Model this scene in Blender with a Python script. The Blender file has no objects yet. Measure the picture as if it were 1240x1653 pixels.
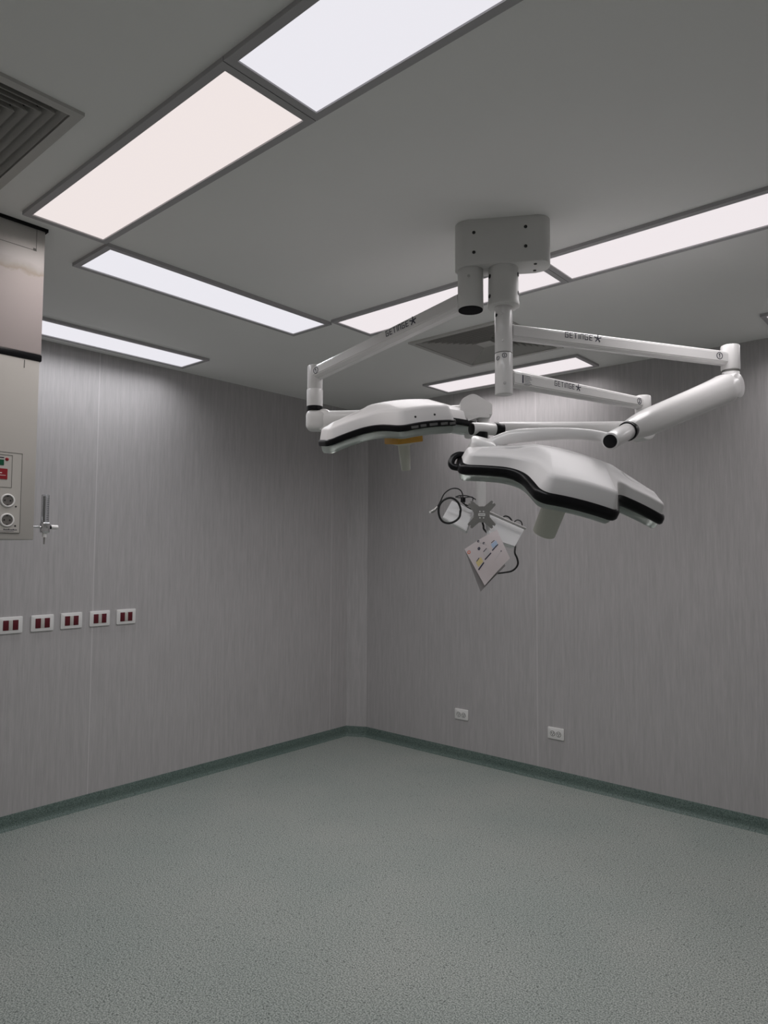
import bpy, bmesh, math, random
from mathutils import Vector, Matrix

# ------------------------------------------------------------------ camera, world, exposure
sc = bpy.context.scene
COL = sc.collection
H = 2.75                                   # ceiling height
cam_d = bpy.data.cameras.new('camera')
cam = bpy.data.objects.new('camera', cam_d)
COL.objects.link(cam)
cam_d.sensor_fit = 'HORIZONTAL'
cam_d.sensor_width = 36.0
cam_d.lens = 1117.38 / 1240.0 * 36.0
cam_d.clip_start = 0.02
def unit(v): return Vector(v).normalized()
yaw, pit, rol = math.radians(-41.03776), math.radians(3.34067), math.radians(0.31878)
fwd = Vector((math.cos(pit)*math.sin(yaw), math.cos(pit)*math.cos(yaw), math.sin(pit)))
rgt = Vector((math.cos(yaw), -math.sin(yaw), 0)); upv = rgt.cross(fwd)
r2 = math.cos(rol)*rgt + math.sin(rol)*upv
u2 = -math.sin(rol)*rgt + math.cos(rol)*upv
cam.matrix_world = Matrix(((r2.x, u2.x, -fwd.x, 4.097), (r2.y, u2.y, -fwd.y, -4.323),
                           (r2.z, u2.z, -fwd.z, 1.528), (0, 0, 0, 1)))
sc.camera = cam

sc.view_settings.view_transform = 'Standard'
sc.view_settings.look = 'None'
sc.view_settings.gamma = 1.0
sc.view_settings.use_curve_mapping = False
sc.view_settings.exposure = 0.0

world = bpy.data.worlds.new('world')
sc.world = world
world.use_nodes = True
world.node_tree.nodes['Background'].inputs[0].default_value = (0.5, 0.5, 0.52, 1)
world.node_tree.nodes['Background'].inputs[1].default_value = 0.0   # a closed room
try:
    sc.cycles.max_bounces = 10
    sc.cycles.diffuse_bounces = 6
except Exception:
    pass

LAMP_POWER = 6.1            # watts of light leaving each ceiling panel
LAMP_SPREAD = 148           # degrees, the prismatic sheet narrows the beam
FACE_GLOW = 0.86            # brightness of the diffuser sheet itself

# ------------------------------------------------------------------ materials
def mat(name, col, rough=0.5, metal=0.0, spec=0.5, trans=0.0, coat=0.0, ior=1.45):
    m = bpy.data.materials.new(name); m.use_nodes = True
    b = m.node_tree.nodes['Principled BSDF']
    b.inputs['Base Color'].default_value = (*col, 1)
    b.inputs['Roughness'].default_value = rough
    b.inputs['Metallic'].default_value = metal
    b.inputs['Specular IOR Level'].default_value = spec
    b.inputs['Transmission Weight'].default_value = trans
    b.inputs['Coat Weight'].default_value = coat
    b.inputs['IOR'].default_value = ior
    return m
def nodes(m): return m.node_tree.nodes, m.node_tree.links, m.node_tree.nodes['Principled BSDF']
def ramp(N, stops):
    r = N.new('ShaderNodeValToRGB')
    e = r.color_ramp.elements
    while len(e) < len(stops): e.new(0.5)
    for q, (p, c) in zip(e, stops): q.position = p; q.color = (*c, 1)
    return r
def math_node(N, L, op, a, b=None, c=None):
    n = N.new('ShaderNodeMath'); n.operation = op
    for i, v in enumerate((a, b, c)):
        if v is None: continue
        if isinstance(v, (int, float)): n.inputs[i].default_value = v
        else: L.new(v, n.inputs[i])
    return n.outputs[0]

def wall_material(name, axis, seams, base):
    """streaked grey vinyl sheet, vertical grain, thin welded seams"""
    m = mat(name, base, rough=0.42, spec=0.35)
    N, L, b = nodes(m)
    geo = N.new('ShaderNodeNewGeometry')
    mp = N.new('ShaderNodeMapping'); mp.inputs['Scale'].default_value = (48, 48, 3.2)
    L.new(geo.outputs['Position'], mp.inputs['Vector'])
    n1 = N.new('ShaderNodeTexNoise'); n1.inputs['Scale'].default_value = 1.0
    n1.inputs['Detail'].default_value = 5; n1.inputs['Roughness'].default_value = 0.6
    L.new(mp.outputs[0], n1.inputs['Vector'])
    mp2 = N.new('ShaderNodeMapping'); mp2.inputs['Scale'].default_value = (190, 190, 9)
    L.new(geo.outputs['Position'], mp2.inputs['Vector'])
    n2 = N.new('ShaderNodeTexNoise'); n2.inputs['Scale'].default_value = 1.0; n2.inputs['Detail'].default_value = 3
    L.new(mp2.outputs[0], n2.inputs['Vector'])
    mix = math_node(N, L, 'MULTIPLY_ADD', n2.outputs['Fac'], 0.4, math_node(N, L, 'MULTIPLY', n1.outputs['Fac'], 0.6))
    dk = tuple(c*0.86 for c in base); lt = tuple(c*1.10 for c in base)
    r = ramp(N, [(0.32, dk), (0.68, lt)])
    L.new(mix, r.inputs[0])
    sep = N.new('ShaderNodeSeparateXYZ'); L.new(geo.outputs['Position'], sep.inputs[0])
    co = sep.outputs[axis]
    tot = None
    for s in seams:
        dd = math_node(N, L, 'ABSOLUTE', math_node(N, L, 'SUBTRACT', co, s))
        ln = math_node(N, L, 'LESS_THAN', dd, 0.0035)
        tot = ln if tot is None else math_node(N, L, 'ADD', tot, ln)
    mx = N.new('ShaderNodeMix'); mx.data_type = 'RGBA'
    L.new(math_node(N, L, 'MULTIPLY', tot, 0.5), mx.inputs['Factor'])
    L.new(r.outputs[0], mx.inputs['A'])
    mx.inputs['B'].default_value = (*[min(1, c*1.45) for c in base], 1)
    L.new(mx.outputs['Result'], b.inputs['Base Color'])
    bp = N.new('ShaderNodeBump'); bp.inputs['Strength'].default_value = 0.05; bp.inputs['Distance'].default_value = 0.002
    L.new(mix, bp.inputs['Height']); L.new(bp.outputs[0], b.inputs['Normal'])
    return m

def floor_material(name, c0, c1, c2):
    """speckled homogeneous vinyl"""
    m = mat(name, c1, rough=0.48, spec=0.3)
    N, L, b = nodes(m)
    geo = N.new('ShaderNodeNewGeometry')
    n1 = N.new('ShaderNodeTexNoise'); n1.inputs['Scale'].default_value = 180; n1.inputs['Detail'].default_value = 3
    n1.inputs['Roughness'].default_value = 0.7
    L.new(geo.outputs['Position'], n1.inputs['Vector'])
    r = ramp(N, [(0.41, c0), (0.5, c1), (0.59, c2)])
    L.new(n1.outputs['Fac'], r.inputs[0])
    v = N.new('ShaderNodeTexVoronoi'); v.inputs['Scale'].default_value = 60
    L.new(geo.outputs['Position'], v.inputs['Vector'])
    rnd = N.new('ShaderNodeSeparateColor'); L.new(v.outputs['Color'], rnd.inputs[0])
    near = math_node(N, L, 'LESS_THAN', v.outputs['Distance'], 0.24)
    pick = math_node(N, L, 'GREATER_THAN', rnd.outputs[0], 0.80)
    fac = math_node(N, L, 'MULTIPLY', math_node(N, L, 'MULTIPLY', near, pick), 0.6)
    mx = N.new('ShaderNodeMix'); mx.data_type = 'RGBA'
    L.new(fac, mx.inputs['Factor']); L.new(r.outputs[0], mx.inputs['A'])
    mx.inputs['B'].default_value = (*[c*0.45 for c in c0], 1)
    n2 = N.new('ShaderNodeTexNoise'); n2.inputs['Scale'].default_value = 1.6; n2.inputs['Detail'].default_value = 2
    L.new(geo.outputs['Position'], n2.inputs['Vector'])
    r2_ = ramp(N, [(0.3, (0.93, 0.95, 0.95)), (0.7, (1.05, 1.03, 1.03))])
    L.new(n2.outputs['Fac'], r2_.inputs[0])
    mu = N.new('ShaderNodeMix'); mu.data_type = 'RGBA'; mu.blend_type = 'MULTIPLY'
    mu.inputs['Factor'].default_value = 1.0
    L.new(mx.outputs['Result'], mu.inputs['A']); L.new(r2_.outputs[0], mu.inputs['B'])
    L.new(mu.outputs['Result'], b.inputs['Base Color'])
    return m

def mottled(name, base, amt=0.06, scale=3.0, rough=0.6, spec=0.3, coat=0.0):
    m = mat(name, base, rough=rough, spec=spec, coat=coat)
    N, L, b = nodes(m)
    geo = N.new('ShaderNodeNewGeometry')
    n1 = N.new('ShaderNodeTexNoise'); n1.inputs['Scale'].default_value = scale; n1.inputs['Detail'].default_value = 4
    L.new(geo.outputs['Position'], n1.inputs['Vector'])
    r = ramp(N, [(0.3, tuple(c*(1-amt) for c in base)), (0.7, tuple(min(1, c*(1+amt)) for c in base))])
    L.new(n1.outputs['Fac'], r.inputs[0]); L.new(r.outputs[0], b.inputs['Base Color'])
    return m

def glow(name, col, strength):
    m = mat(name, (0.8, 0.8, 0.8), rough=0.5)
    N, L, b = nodes(m)
    b.inputs['Base Color'].default_value = (0.05, 0.05, 0.05, 1)
    b.inputs['Specular IOR Level'].default_value = 0.0
    b.inputs['Emission Color'].default_value = (*col, 1)
    b.inputs['Emission Strength'].default_value = strength
    return m

WALL = (0.455, 0.44, 0.443)
M_wall_o = mottled('wall_sheet_pale', (0.68, 0.67, 0.66), 0.02, 2.0, rough=0.5)
M_wall_l = wall_material('wall_sheet_left', 1, [-2.297, -0.276, -4.32], WALL)
M_wall_r = wall_material('wall_sheet_right', 0, [1.738, 3.76], WALL)
M_trim = wall_material('wall_sheet_corner', 0, [9.0], tuple(c*1.0 for c in WALL))
M_floor = floor_material('speckled_vinyl', (0.130, 0.155, 0.142), (0.305, 0.334, 0.311), (0.455, 0.485, 0.458))
M_cove = floor_material('speckled_dark_vinyl', (0.07, 0.10, 0.09), (0.115, 0.16, 0.143), (0.16, 0.21, 0.19))
M_ceil = mottled('ceiling_paint', (0.865, 0.862, 0.848), 0.015, 1.2, rough=0.75)
M_frame = mat('light_frame', (0.42, 0.41, 0.42), rough=0.55)
M_face_warm = glow('diffuser_warm', (1.0, 0.905, 0.885), FACE_GLOW)
M_face_cool = glow('diffuser_cool', (0.955, 0.94, 1.0), FACE_GLOW)
M_face_neut = glow('diffuser_neutral', (1.0, 0.93, 0.95), FACE_GLOW)
M_vent = mat('vent_paint', (0.50, 0.49, 0.47), rough=0.5)
M_dark = mat('dark_void', (0.012, 0.012, 0.013), rough=0.9, spec=0.1)
M_white = mottled('white_enamel', (0.72, 0.71, 0.705), 0.015, 6, rough=0.30, spec=0.5, coat=0.25)
M_cover = mottled('mount_cover', (0.62, 0.62, 0.605), 0.02, 5, rough=0.5)
M_shell = mottled('lamp_shell', (0.70, 0.685, 0.685), 0.015, 6, rough=0.42, spec=0.45, coat=0.0)
M_black = mat('black_rubber', (0.006, 0.006, 0.007), rough=0.30, spec=0.22)
M_cable = mat('black_cable', (0.014, 0.014, 0.015), rough=0.45)
M_ink = mat('ink', (0.025, 0.025, 0.05), rough=0.6)
M_screw = mat('screw_hole', (0.02, 0.02, 0.02), rough=0.6)
M_steel = mat('steel', (0.42, 0.41, 0.40), rough=0.38, metal=0.85)
M_chrome = mat('chrome', (0.75, 0.75, 0.76), rough=0.15, metal=1.0)
M_glass = mat('lens_glass', (0.78, 0.84, 0.80), rough=0.38, trans=0.75, ior=1.3, spec=0.3)
M_plate = mat('lamp_underside', (0.42, 0.44, 0.42), rough=0.4)
M_led = mat('led_lens', (0.10, 0.10, 0.10), rough=0.12, spec=0.8)
M_handle = mat('handle_grip', (0.60, 0.605, 0.54), rough=0.5)
M_amber = mat('amber_plate', (0.62, 0.32, 0.04), rough=0.4)
M_tray = mat('tray_white', (0.84, 0.84, 0.85), rough=0.45)
M_rail = mat('rail_grey', (0.55, 0.54, 0.53), rough=0.4, metal=0.3)
M_plastic = mat('white_plastic', (0.78, 0.77, 0.76), rough=0.35)
M_maroon = mat('maroon_socket', (0.10, 0.005, 0.012), rough=0.4)
M_cream = mottled('cream_enamel', (0.47, 0.45, 0.425), 0.03, 4, rough=0.42, coat=0.2)
M_pan = mat('panel_cream', (0.50, 0.48, 0.45), rough=0.5)
M_line = mat('groove_grey', (0.13, 0.13, 0.12), rough=0.7)
M_red = mat('red_label', (0.26, 0.008, 0.016), rough=0.45)
M_green = mat('green_display', (0.01, 0.09, 0.045), rough=0.3)
M_sock = mat('socket_well', (0.16, 0.15, 0.14), rough=0.5)
M_paper = mat('leaflet_paper', (0.56, 0.51, 0.52), rough=0.7)
M_paper_b = mat('leaflet_back', (0.30, 0.29, 0.29), rough=0.7)
M_yel = mat('leaflet_yellow', (0.62, 0.52, 0.25), rough=0.7)
M_blu = mat('leaflet_blue', (0.36, 0.46, 0.62), rough=0.7)
M_gry = mat('leaflet_grey', (0.5, 0.48, 0.49), rough=0.7)
M_orng = mat('leaflet_orange', (0.65, 0.16, 0.08), rough=0.7)
M_clear = mat('clear_tube', (0.80, 0.82, 0.84), rough=0.04, trans=0.92, ior=1.42)

def cover_paint(name):
    """upper pendant cover: pinkish enamel with old tape residue near the top"""
    m = mat(name, (0.64, 0.57, 0.56), rough=0.5)
    N, L, b = nodes(m)
    geo = N.new('ShaderNodeNewGeometry')
    sep = N.new('ShaderNodeSeparateXYZ'); L.new(geo.outputs['Position'], sep.inputs[0])
    n1 = N.new('ShaderNodeTexNoise'); n1.inputs['Scale'].default_value = 22; n1.inputs['Detail'].default_value = 5
    L.new(geo.outputs['Position'], n1.inputs['Vector'])
    z = math_node(N, L, 'MULTIPLY_ADD', n1.outputs['Fac'], 0.05, sep.outputs[2])
    mr = N.new('ShaderNodeMapRange'); mr.inputs[1].default_value = 2.45; mr.inputs[2].default_value = 2.75
    L.new(z, mr.inputs[0])
    r = ramp(N, [(0.0, (0.45, 0.395, 0.39)), (0.43, (0.45, 0.395, 0.385)), (0.46, (0.36, 0.305, 0.25)),
                 (0.53, (0.44, 0.405, 0.39)), (0.60, (0.51, 0.475, 0.465)), (0.82, (0.51, 0.485, 0.465)), (0.88, (0.43, 0.42, 0.40))])
    L.new(mr.outputs[0], r.inputs[0]); L.new(r.outputs[0], b.inputs['Base Color'])
    return m
M_cover_p = cover_paint('pendant_cover_paint')

# ------------------------------------------------------------------ mesh helpers
class MB:
    """collects shapes, links them as one mesh object"""
    def __init__(self): self.bm = bmesh.new()
    def _add(self, verts, faces, M=None):
        vs = [self.bm.verts.new(M @ Vector(v) if M else Vector(v)) for v in verts]
        out = []
        for f in faces:
            try: out.append(self.bm.faces.new([vs[i] for i in f]))
            except ValueError: pass
        return vs, out
    def box(self, c, s, M=None, bev=0.0, seg=2):
        x, y, z = (q/2 for q in s)
        T = Matrix.Translation(Vector(c)); T = (M @ T) if M else T
        v = [(-x,-y,-z),(x,-y,-z),(x,y,-z),(-x,y,-z),(-x,-y,z),(x,-y,z),(x,y,z),(-x,y,z)]
        f = [(0,3,2,1),(4,5,6,7),(0,1,5,4),(1,2,6,5),(2,3,7,6),(3,0,4,7)]
        vs, fs = self._add(v, f, T)
        if bev > 0:
            es = {e for q in fs for e in q.edges}
            bmesh.ops.bevel(self.bm, geom=list(es), offset=bev, segments=seg, affect='EDGES', profile=0.5)
        return self
    def prism(self, pts, z0, z1, M=None, bev=0.0, seg=2):
        """closed 2D outline extruded from z0 to z1"""
        n = len(pts)
        v = [(p[0], p[1], z0) for p in pts] + [(p[0], p[1], z1) for p in pts]
        f = [tuple(range(n))[::-1], tuple(range(n, 2*n))] + [(i, (i+1) % n, n+(i+1) % n, n+i) for i in range(n)]
        vs, fs = self._add(v, f, M)
        if bev > 0:
            es = [e for q in fs[:2] for e in q.edges]
            bmesh.ops.bevel(self.bm, geom=list(set(es)), offset=bev, segments=seg, affect='EDGES', profile=0.5)
        return self
    def lathe(self, prof, M=None, n=32):
        """profile of (radius, z) revolved about local z; closed by end caps"""
        v = []; f = []
        for r, z in prof:
            for k in range(n):
                a = 2*math.pi*k/n; v.append((r*math.cos(a), r*math.sin(a), z))
        for j in range(len(prof)-1):
            for k in range(n):
                f.append((j*n+k, j*n+(k+1) % n, (j+1)*n+(k+1) % n, (j+1)*n+k))
        f.append(tuple(range(n))[::-1]); f.append(tuple((len(prof)-1)*n+k for k in range(n)))
        self._add(v, f, M); return self
    def cyl(self, a, b, r, rb=None, n=32, bev=0.0):
        a = Vector(a); b = Vector(b); ax = b-a; ln = ax.length
        M = Matrix.Translation(a) @ ax.to_track_quat('Z', 'Y').to_matrix().to_4x4()
        rb = r if rb is None else rb
        if bev > 0:
            p = [(r-bev, 0), (r-bev*0.3, bev*0.3), (r, bev), (rb, ln-bev), (rb-bev*0.3, ln-bev*0.3), (rb-bev, ln)]
        else: p = [(r, 0), (rb, ln)]
        return self.lathe(p, M, n)
    def tube(self, pts, r, n=10, sub=6, section=None, up=None):
        """smooth tube (or swept section) through points"""
        P = [Vector(p) for p in pts]
        rs = r if isinstance(r, (list, tuple)) else [r]*len(P)
        Q = []; R = []
        if sub > 1 and len(P) > 2:
            for i in range(len(P)-1):
                p0 = P[max(i-1, 0)]; p1 = P[i]; p2 = P[i+1]; p3 = P[min(i+2, len(P)-1)]
                for k in range(sub):
                    t = k/sub
                    Q.append(0.5*((2*p1)+(p2-p0)*t+(2*p0-5*p1+4*p2-p3)*t*t+(3*p1-p0-3*p2+p3)*t**3))
                    R.append(rs[i]*(1-t)+rs[i+1]*t)
            Q.append(P[-1]); R.append(rs[-1])
        else: Q, R = P, list(rs)
        sec = section or [(math.cos(2*math.pi*k/n), math.sin(2*math.pi*k/n)) for k in range(n)]
        n = len(sec)
        v = []; f = []
        ref = Vector(up) if up else None
        prev = None
        for i, p in enumerate(Q):
            t = (Q[min(i+1, len(Q)-1)]-Q[max(i-1, 0)]).normalized()
            if ref is not None: b = (ref - t*ref.dot(t)).normalized()
            elif prev is None:
                b = Vector((0, 0, 1)) if abs(t.z) < 0.9 else Vector((1, 0, 0)); b = (b-t*b.dot(t)).normalized()
            else: b = (prev-t*prev.dot(t)).normalized()
            prev = b; s = t.cross(b)
            for (x, y) in sec: v.append(p+(s*x+b*y)*R[i])
        for i in range(len(Q)-1):
            for k in range(n): f.append((i*n+k, i*n+(k+1) % n, (i+1)*n+(k+1) % n, (i+1)*n+k))
        f.append(tuple(range(n))[::-1]); f.append(tuple((len(Q)-1)*n+k for k in range(n)))
        self._add(v, f); return self
    def ball(self, c, r, s=(1, 1, 1), n=20):
        M = Matrix.Translation(Vector(c)) @ Matrix.Diagonal((s[0], s[1], s[2], 1))
        prof = [(max(1e-4, r*math.sin(math.pi*k/n)), -r*math.cos(math.pi*k/n)) for k in range(n+1)]
        return self.lathe(prof, M, n*2)
    def build(self, name, material, parent=None, loc=None, smooth=35, local=False):
        """verts are world coordinates unless local; mesh origin goes to the parent's origin or loc"""
        me = bpy.data.meshes.new(name)
        bmesh.ops.recalc_face_normals(self.bm, faces=self.bm.faces[:])
        o = bpy.data.objects.new(name, me)
        COL.objects.link(o)
        if parent is not None:
            o.parent = parent
            if not local:
                inv = world_of(parent).inverted()
                bmesh.ops.transform(self.bm, matrix=inv, verts=self.bm.verts[:])
        elif loc is not None:
            if not local: bmesh.ops.translate(self.bm, vec=-Vector(loc), verts=self.bm.verts[:])
            o.location = loc
        for q in self.bm.faces: q.smooth = True
        self.bm.to_mesh(me); self.bm.free()
        me.set_sharp_from_angle(angle=math.radians(smooth))
        me.materials.append(material)
        return o

def world_of(o):
    m = o.matrix_basis.copy()
    while o.parent is not None:
        o = o.parent; m = o.matrix_basis @ m
    return m

def tag(o, label=None, cat=None, group=None, kind=None):
    if label: o['label'] = label
    if cat: o['category'] = cat
    if group: o['group'] = group
    if kind: o['kind'] = kind
    return o
def thing(name, loc, label, cat, group=None):
    o = bpy.data.objects.new(name, None); o.empty_display_size = 0.05
    COL.objects.link(o); o.location = loc
    return tag(o, label, cat, group)
def struct(o, label=None): return tag(o, label, kind='structure')

def copy_thing(o, parent=None):
    c = o.copy(); COL.objects.link(c)
    if parent is not None: c.parent = parent
    for ch in [q for q in bpy.data.objects if q.parent == o]: copy_thing(ch, c)
    return c

def rounded(pts, radii, seg=6):
    """round the corners of a closed 2D polygon"""
    out = []; n = len(pts)
    for i in range(n):
        p = Vector(pts[i]); a = Vector(pts[i-1]); b = Vector(pts[(i+1) % n])
        r = radii[i] if isinstance(radii, (list, tuple)) else radii
        d1 = (a-p).normalized(); d2 = (b-p).normalized()
        ang = d1.angle(d2)
        if r <= 0 or ang > math.pi-0.02: out.append(p); continue
        t = min(r/math.tan(ang/2), 0.48*(a-p).length, 0.48*(b-p).length)
        r_ = t*math.tan(ang/2)
        c = p+(d1+d2).normalized()*(r_/math.sin(ang/2))
        s = p+d1*t; e = p+d2*t
        va = s-c; vb = e-c
        tot = va.angle(vb); cr = va.x*vb.y-va.y*vb.x; sg = 1 if cr > 0 else -1
        for k in range(seg+1):
            q = sg*tot*k/seg; co, si = math.cos(q), math.sin(q)
            out.append(c+Vector((va.x*co-va.y*si, va.x*si+va.y*co)))
    return [(q.x, q.y) for q in out]

# ------------------------------------------------------------------ room shell
RX, RY = 5.44, -4.70       # far extents of the room
CY, CX = -0.086, 0.152     # where the corner strip meets the two walls
T = 0.08
struct(MB().box((RX/2, RY/2, -0.05), (RX+0.3, -RY+0.3, 0.1)).build('floor', M_floor))
# suspended ceiling with square openings for the two air diffusers
VENTS = [(1.922, -0.915, 0.655), (1.907, -3.795, 0.655)]
def ceiling_mesh():
    mb = MB()
    xs = sorted({-T, RX+T} | {v for c in VENTS for v in (round(c[0]-0.302, 4), round(c[0]+0.302, 4))})
    ys = sorted({RY-T, T} | {v for c in VENTS for v in (round(c[1]-0.302, 4), round(c[1]+0.302, 4))})
    for i in range(len(xs)-1):
        for j in range(len(ys)-1):
            mx, my = (xs[i]+xs[i+1])/2, (ys[j]+ys[j+1])/2
            if any(abs(mx-c[0]) < 0.302 and abs(my-c[1]) < 0.302 for c in VENTS): continue
            mb.box((mx, my, H+0.01), (xs[i+1]-xs[i], ys[j+1]-ys[j], 0.02))
    return mb
struct(ceiling_mesh().build('ceiling', M_ceil))
struct(MB().box((-T/2, RY/2, H/2+0.05), (T, -RY+0.2, H+0.1)).build('wall_left', M_wall_l))
struct(MB().box((RX/2, T/2, H/2+0.05), (RX+0.2, T, H+0.1)).build('wall_right', M_wall_r))
struct(MB().box((RX/2, RY-T/2, H/2+0.05), (RX+0.2, T, H+0.1)).build('wall_rear', M_wall_o))
struct(MB().box((RX+T/2, RY/2, H/2+0.05), (T, -RY+0.2, H+0.1)).build('wall_side', M_wall_o))
# narrow splayed strip closing the far corner
struct(MB().prism([(0, CY), (CX, 0), (0, 0)], 0.0, H).build('trim_1', M_trim))

def cove(a, b, inward, name):
    """flash-cove skirting: dark vinyl turned up the wall"""
    a = Vector((*a, 0)); b = Vector((*b, 0)); w = Vector((*inward, 0)).normalized()
    prof = [(-0.004, 0.0), (0.024, 0.0), (0.022, 0.003), (0.012, 0.008), (0.006, 0.018), (0.004, 0.035), (0.0035, 0.077), (0.002, 0.08), (-0.004, 0.08)]
    v = []; n = len(prof)
    for p in (a, b):
        for (o, z) in prof: v.append(p+w*o+Vector((0, 0, z)))
    f = [(i, (i+1) % n, n+(i+1) % n, n+i) for i in range(n)]+[tuple(range(n)), tuple(range(n, 2*n))[::-1]]
    mb = MB(); mb._add(v, f)
    return struct(mb.build(name, M_cove))
cove((0, CY), (0, RY), (1, 0), 'baseboard_left')
cove((CX, 0), (RX, 0), (0, -1), 'baseboard_right')
cove((-0.004, CY-0.008), (CX+0.008, 0.004), (-CY, -CX), 'baseboard_corner')
cove((0, RY), (RX, RY), (0, 1), 'baseboard_rear')
cove((RX, RY), (RX, 0), (-1, 0), 'baseboard_side')

# ------------------------------------------------------------------ ceiling light panels
def light_panel(x0, x1, y0, y1, face, tint, label, power=1.0):
    b = 0.0245
    cx, cy = (x0+x1)/2, (y0+y1)/2
    t = thing('ceiling_light', (cx, cy, H), label, 'ceiling light', 'recessed ceiling light panels')
    zf = H-0.014
    fr = MB()
    for (ax0, ax1, ay0, ay1) in ((x0-b, x1+b, y0-b, y0), (x0-b, x1+b, y1, y1+b), (x0-b, x0, y0, y1), (x1, x1+b, y0, y1)):
        fr.box(((ax0+ax1)/2, (ay0+ay1)/2, (H+zf)/2), (ax1-ax0, ay1-ay0, H-zf))
    fr.build('frame', M_frame, t, smooth=20)
    MB().box((cx, cy, H-0.005), (x1-x0, y1-y0, 0.008)).build('diffuser', face, t)
    ld = bpy.data.lights.new('panel_lamp', 'AREA'); ld.shape = 'RECTANGLE'
    ld.size = (x1-x0)*0.98; ld.size_y = (y1-y0)*0.98
    ld.spread = math.radians(LAMP_SPREAD)
    ld.energy = LAMP_POWER*power; ld.color = tint
    lo = bpy.data.objects.new('panel_lamp', ld); COL.objects.link(lo)
    lo.parent = t; lo.location = (0, 0, -0.012)
    return t
WARM, COOL, NEUT = (1.0, 0.95, 0.93), (0.97, 0.97, 1.0), (1.0, 0.965, 0.975)
light_panel(1.537, 2.690, -3.326, -3.060, M_face_warm, WARM, 'warm white ceiling panel at upper left, the pinkest of the lit panels')
light_panel(2.742, 3.895, -3.326, -3.060, M_face_cool, COOL, 'cool white ceiling panel cut by the top edge of the picture')
light_panel(1.225, 1.480, -3.001, -1.802, M_face_cool, COOL, 'cool white ceiling panel on the left, end to end with the warm panel')
light_panel(0.137, 0.389, -3.010, -1.812, M_face_cool, COOL, 'ceiling panel close along the left wall, partly behind the supply column', 0.8)
light_panel(1.553, 2.703, -1.783, -1.524, M_face_neut, NEUT, 'ceiling panel partly hidden behind the white surgical light mount')
light_panel(2.755, 3.908, -1.783, -1.524, M_face_neut, NEUT, 'long white ceiling panel running off the right edge of the picture')
light_panel(1.068, 2.220, -0.372, -0.108, M_face_neut, NEUT, 'small far ceiling panel along the right wall behind the thin tube', 0.8)
light_panel(3.290, 4.440, -0.440, -0.180, M_face_neut, NEUT, 'ceiling panel of which only a corner shows at the right edge')

# ------------------------------------------------------------------ square air diffusers
def vent(cx, cy, s, label):
    t = thing('air_vent', (cx, cy, H), label, 'air vent', 'square louvred ceiling air vents')
    h = s/2; fl = 0.028
    fr = MB()
    z0 = H-0.010
    for sx, sy in ((1, 0), (-1, 0), (0, 1), (0, -1)):
        if sx: fr.box((cx+sx*(h-fl/2), cy, (z0+H)/2), (fl, s, H-z0))
        else: fr.box((cx, cy+sy*(h-fl/2), (z0+H)/2), (s-2*fl, fl, H-z0))
    fr.build('frame', M_vent, t, smooth=20)
    bx = MB(); q = 0.3005; zt = H+0.095
    for sx, sy in ((1, 0), (-1, 0), (0, 1), (0, -1)):
        if sx: bx.box((cx+sx*q, cy, H+0.055), (0.004, 2*q, 0.075))
        else: bx.box((cx, cy+sy*q, H+0.055), (2*q, 0.004, 0.075))
    bx.box((cx, cy, zt), (2*q, 2*q, 0.004))
    bx.build('duct_box', M_dark, t)
    ro = h-fl-0.003
    k = 0
    while ro > 0.05:
        ri = ro-0.021; th = 0.0016
        v = []
        for (r_, z_) in ((ro, H-0.006), (ri, H+0.030), (ri, H+0.030+th*2), (ro, H-0.006+th*2)):
            v += [(cx-r_, cy-r_, z_), (cx+r_, cy-r_, z_), (cx+r_, cy+r_, z_), (cx-r_, cy+r_, z_)]
        f = []
        for a in range(4):
            for e in range(4):
                f.append((a*4+e, a*4+(e+1) % 4, ((a+1) % 4)*4+(e+1) % 4, ((a+1) % 4)*4+e))
        mb = MB(); mb._add(v, f); mb.build('louver', M_vent, t, smooth=20)
        ro -= 0.026; k += 1
    MB().box((cx, cy, H+0.004), (2*ro+0.03, 2*ro+0.03, 0.004)).build('core_plate', M_vent, t)
    return t
vent(VENTS[0][0], VENTS[0][1], VENTS[0][2], 'square louvred air vent seen edge-on behind the surgical light tubes')
vent(VENTS[1][0], VENTS[1][1], VENTS[1][2], 'square louvred air vent cut off by the left edge of the picture')

# ------------------------------------------------------------------ wall sockets
def plate_outline(w, h, r=0.006): return rounded([(-w/2, -h/2), (w/2, -h/2), (w/2, h/2), (-w/2, h/2)], r, 4)
ML = Matrix(((0, 0, 1, 0), (1, 0, 0, 0), (0, 1, 0, 0), (0, 0, 0, 1)))     # local (x,y,z) -> world (z on +X, x on +Y, y on Z)
MR = Matrix(((1, 0, 0, 0), (0, 0, -1, 0), (0, 1, 0, 0), (0, 0, 0, 1)))    # out of the right wall: -Y
def red_outlet(yc, zc, label):
    t = thing('wall_outlet', (0, yc, zc), label, 'wall outlet', 'red and white outlets on the left wall')
    M = Matrix.Translation((0, yc, zc)) @ ML
    MB().prism(plate_outline(0.127, 0.092), 0.0, 0.009, M, bev=0.003).build('plate', M_plastic, t)
    for s in (-1, 1):
        sk = MB().box((s*0.0255, 0, 0.0095), (0.029, 0.055, 0.005), M, bev=0.001).build('socket', M_maroon, t)
        tag(sk, 'dark red socket')
    MB().box((0, 0, 0.0095), (0.021, 0.055, 0.003), M, bev=0.001).build('blank_insert', M_pan, t)
    return t
LBL = ['red and white wall outlet at the left edge of the picture', 'second red and white wall outlet from the left',
       'middle one of the five red and white wall outlets', 'red and white wall outlet sitting on the wall seam',
       'rightmost of the red and white outlets on the left wall']
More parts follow.
